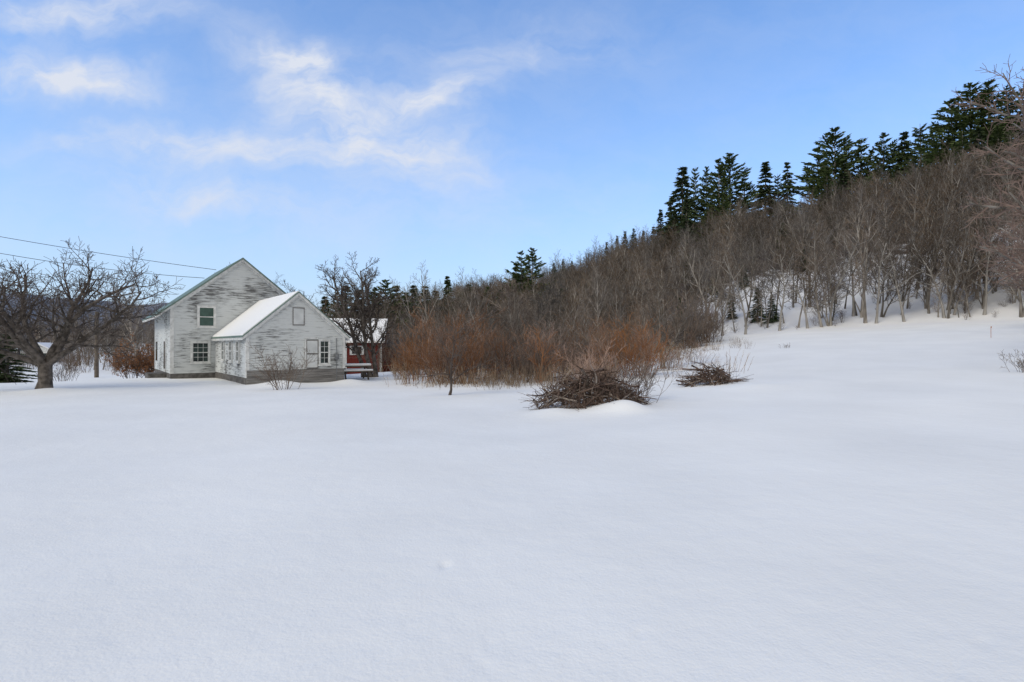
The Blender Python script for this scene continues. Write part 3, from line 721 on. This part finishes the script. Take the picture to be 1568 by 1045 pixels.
# ------------------------------------------------------------------ sky
w_=bpy.data.worlds.new('World'); scene.world=w_; w_.use_nodes=True
nt=w_.node_tree; N=nt.nodes; L=nt.links.new
bg=N['Background']; bg.inputs['Strength'].default_value=0.12
SE,SR=R(38),R(230)
sky=N.new('ShaderNodeTexSky'); sky.sky_type='NISHITA'; sky.sun_disc=False; sky.sun_elevation=SE; sky.sun_rotation=SR; sky.altitude=300
tc=N.new('ShaderNodeTexCoord')
def M(op,a,b=None,c=None,clamp=False):
    n=N.new('ShaderNodeMath'); n.operation=op; n.use_clamp=clamp
    for i,v in enumerate((a,b,c)):
        if v is None: continue
        if isinstance(v,(int,float)): n.inputs[i].default_value=v
        else: L(v,n.inputs[i])
    return n.outputs[0]
sp=N.new('ShaderNodeSeparateXYZ'); L(tc.outputs['Generated'],sp.inputs[0])
sx,sy,sz=sp.outputs
yy=M('MAXIMUM',sy,0.05)
u=M('DIVIDE',sx,yy); v=M('DIVIDE',sz,yy)
cb=N.new('ShaderNodeCombineXYZ'); L(u,cb.inputs[0]); L(v,cb.inputs[1])
wn=N.new('ShaderNodeTexNoise'); wn.inputs['Scale'].default_value=5.5; wn.inputs['Detail'].default_value=4; wn.inputs['Roughness'].default_value=.6; L(cb.outputs[0],wn.inputs['Vector'])
vs_=N.new('ShaderNodeVectorMath'); vs_.operation='SUBTRACT'; L(wn.outputs['Color'],vs_.inputs[0]); vs_.inputs[1].default_value=(.5,.5,.5)
vm=N.new('ShaderNodeVectorMath'); vm.operation='MULTIPLY_ADD'; L(vs_.outputs[0],vm.inputs[0]); vm.inputs[1].default_value=(.22,.15,0); L(cb.outputs[0],vm.inputs[2])
uvw=vm.outputs[0]
mask=None
def blob(px,py,rx,ry,ang,amp):
    global mask
    mp=N.new('ShaderNodeMapping'); mp.vector_type='TEXTURE'
    mp.inputs['Location'].default_value=((px-784)/871,(528-py)/871,0); mp.inputs['Rotation'].default_value=(0,0,R(ang)); mp.inputs['Scale'].default_value=(rx/871,ry/871,1)
    L(uvw,mp.inputs[0])
    dt=N.new('ShaderNodeVectorMath'); dt.operation='DOT_PRODUCT'; L(mp.outputs[0],dt.inputs[0]); L(mp.outputs[0],dt.inputs[1])
    g=M('MULTIPLY',M('EXPONENT',M('MULTIPLY',dt.outputs['Value'],-1.0)),amp)
    mask = g if mask is None else M('ADD',mask,g)
for bl in [(480,135,105,54,-32,1.15),(450,75,65,26,-10,.85),(665,148,80,28,8,1.0),(100,112,120,32,-8,1.25),(120,14,150,32,0,.9),(620,235,130,46,-8,.85),(380,225,190,34,0,.75),(190,208,160,22,4,.5),(790,75,170,42,6,.4),(300,300,160,26,-8,.5),(500,330,420,60,0,.25)]:
    blob(*bl)
mpn=N.new('ShaderNodeMapping'); mpn.inputs['Rotation'].default_value=(0,0,R(18)); mpn.inputs['Scale'].default_value=(4.2,9,1); L(uvw,mpn.inputs[0])
fn=N.new('ShaderNodeTexNoise'); fn.inputs['Scale'].default_value=1.5; fn.inputs['Detail'].default_value=6; fn.inputs['Roughness'].default_value=.62; L(mpn.outputs[0],fn.inputs['Vector'])
tex=N.new('ShaderNodeMapRange'); tex.inputs['From Min'].default_value=.33; tex.inputs['From Max'].default_value=.64; L(fn.outputs['Fac'],tex.inputs[0])
front=M('MULTIPLY',mask,M('MULTIPLY_ADD',tex.outputs[0],.8,.26))
front=M('ADD',front,M('MULTIPLY',tex.outputs[0],.08))
rear_fill=N.new('ShaderNodeMapRange'); rear_fill.inputs['From Min'].default_value=.25; rear_fill.inputs['From Max'].default_value=-.25; L(sy,rear_fill.inputs[0])  # unseen thick cloud behind the camera, added for brighter neutral fill
back=M('MULTIPLY',rear_fill.outputs[0],M('MULTIPLY_ADD',fn.outputs['Fac'],.5,.7),clamp=True)
fr_=M('MULTIPLY',front,M('GREATER_THAN',sy,.05),clamp=True)
hz=M('MULTIPLY',M('EXPONENT',M('MULTIPLY',M('MAXIMUM',sz,0.0),-3.6)),.97)
grade=N.new('ShaderNodeMixRGB'); grade.blend_type='MULTIPLY'; grade.inputs[0].default_value=1; grade.inputs[2].default_value=(.86,1.48,2.12,1); L(sky.outputs[0],grade.inputs[1])
m1=N.new('ShaderNodeMixRGB'); L(hz,m1.inputs[0]); L(grade.outputs[0],m1.inputs[1]); m1.inputs[2].default_value=(5.1,5.95,7.2,1)
m2=N.new('ShaderNodeMixRGB'); L(fr_,m2.inputs[0]); L(m1.outputs[0],m2.inputs[1]); m2.inputs[2].default_value=(6.0,6.4,7.3,1)
m3=N.new('ShaderNodeMixRGB'); L(back,m3.inputs[0]); L(m2.outputs[0],m3.inputs[1]); m3.inputs[2].default_value=(6.9,6.6,6.1,1)
L(m3.outputs[0],bg.inputs['Color'])

sd=bpy.data.lights.new('sun','SUN'); sd.energy=1.35; sd.angle=R(25); sd.color=(1,.94,.84)
so=bpy.data.objects.new('sun',sd); COL.objects.link(so)
dv=Vector((math.sin(SR)*math.cos(SE),math.cos(SR)*math.cos(SE),math.sin(SE)))
so.rotation_euler=dv.to_track_quat('Z','Y').to_euler()

cam=bpy.data.cameras.new('camera'); cam.lens=20; cam.sensor_width=36; cam.clip_end=8000; cam.clip_start=.1
co=bpy.data.objects.new('camera',cam); COL.objects.link(co); co.location=(0,0,2.0); co.rotation_euler=(R(90.36),0,0)
scene.camera=co
scene.view_settings.view_transform='Standard'; scene.view_settings.look='None'; scene.view_settings.exposure=0
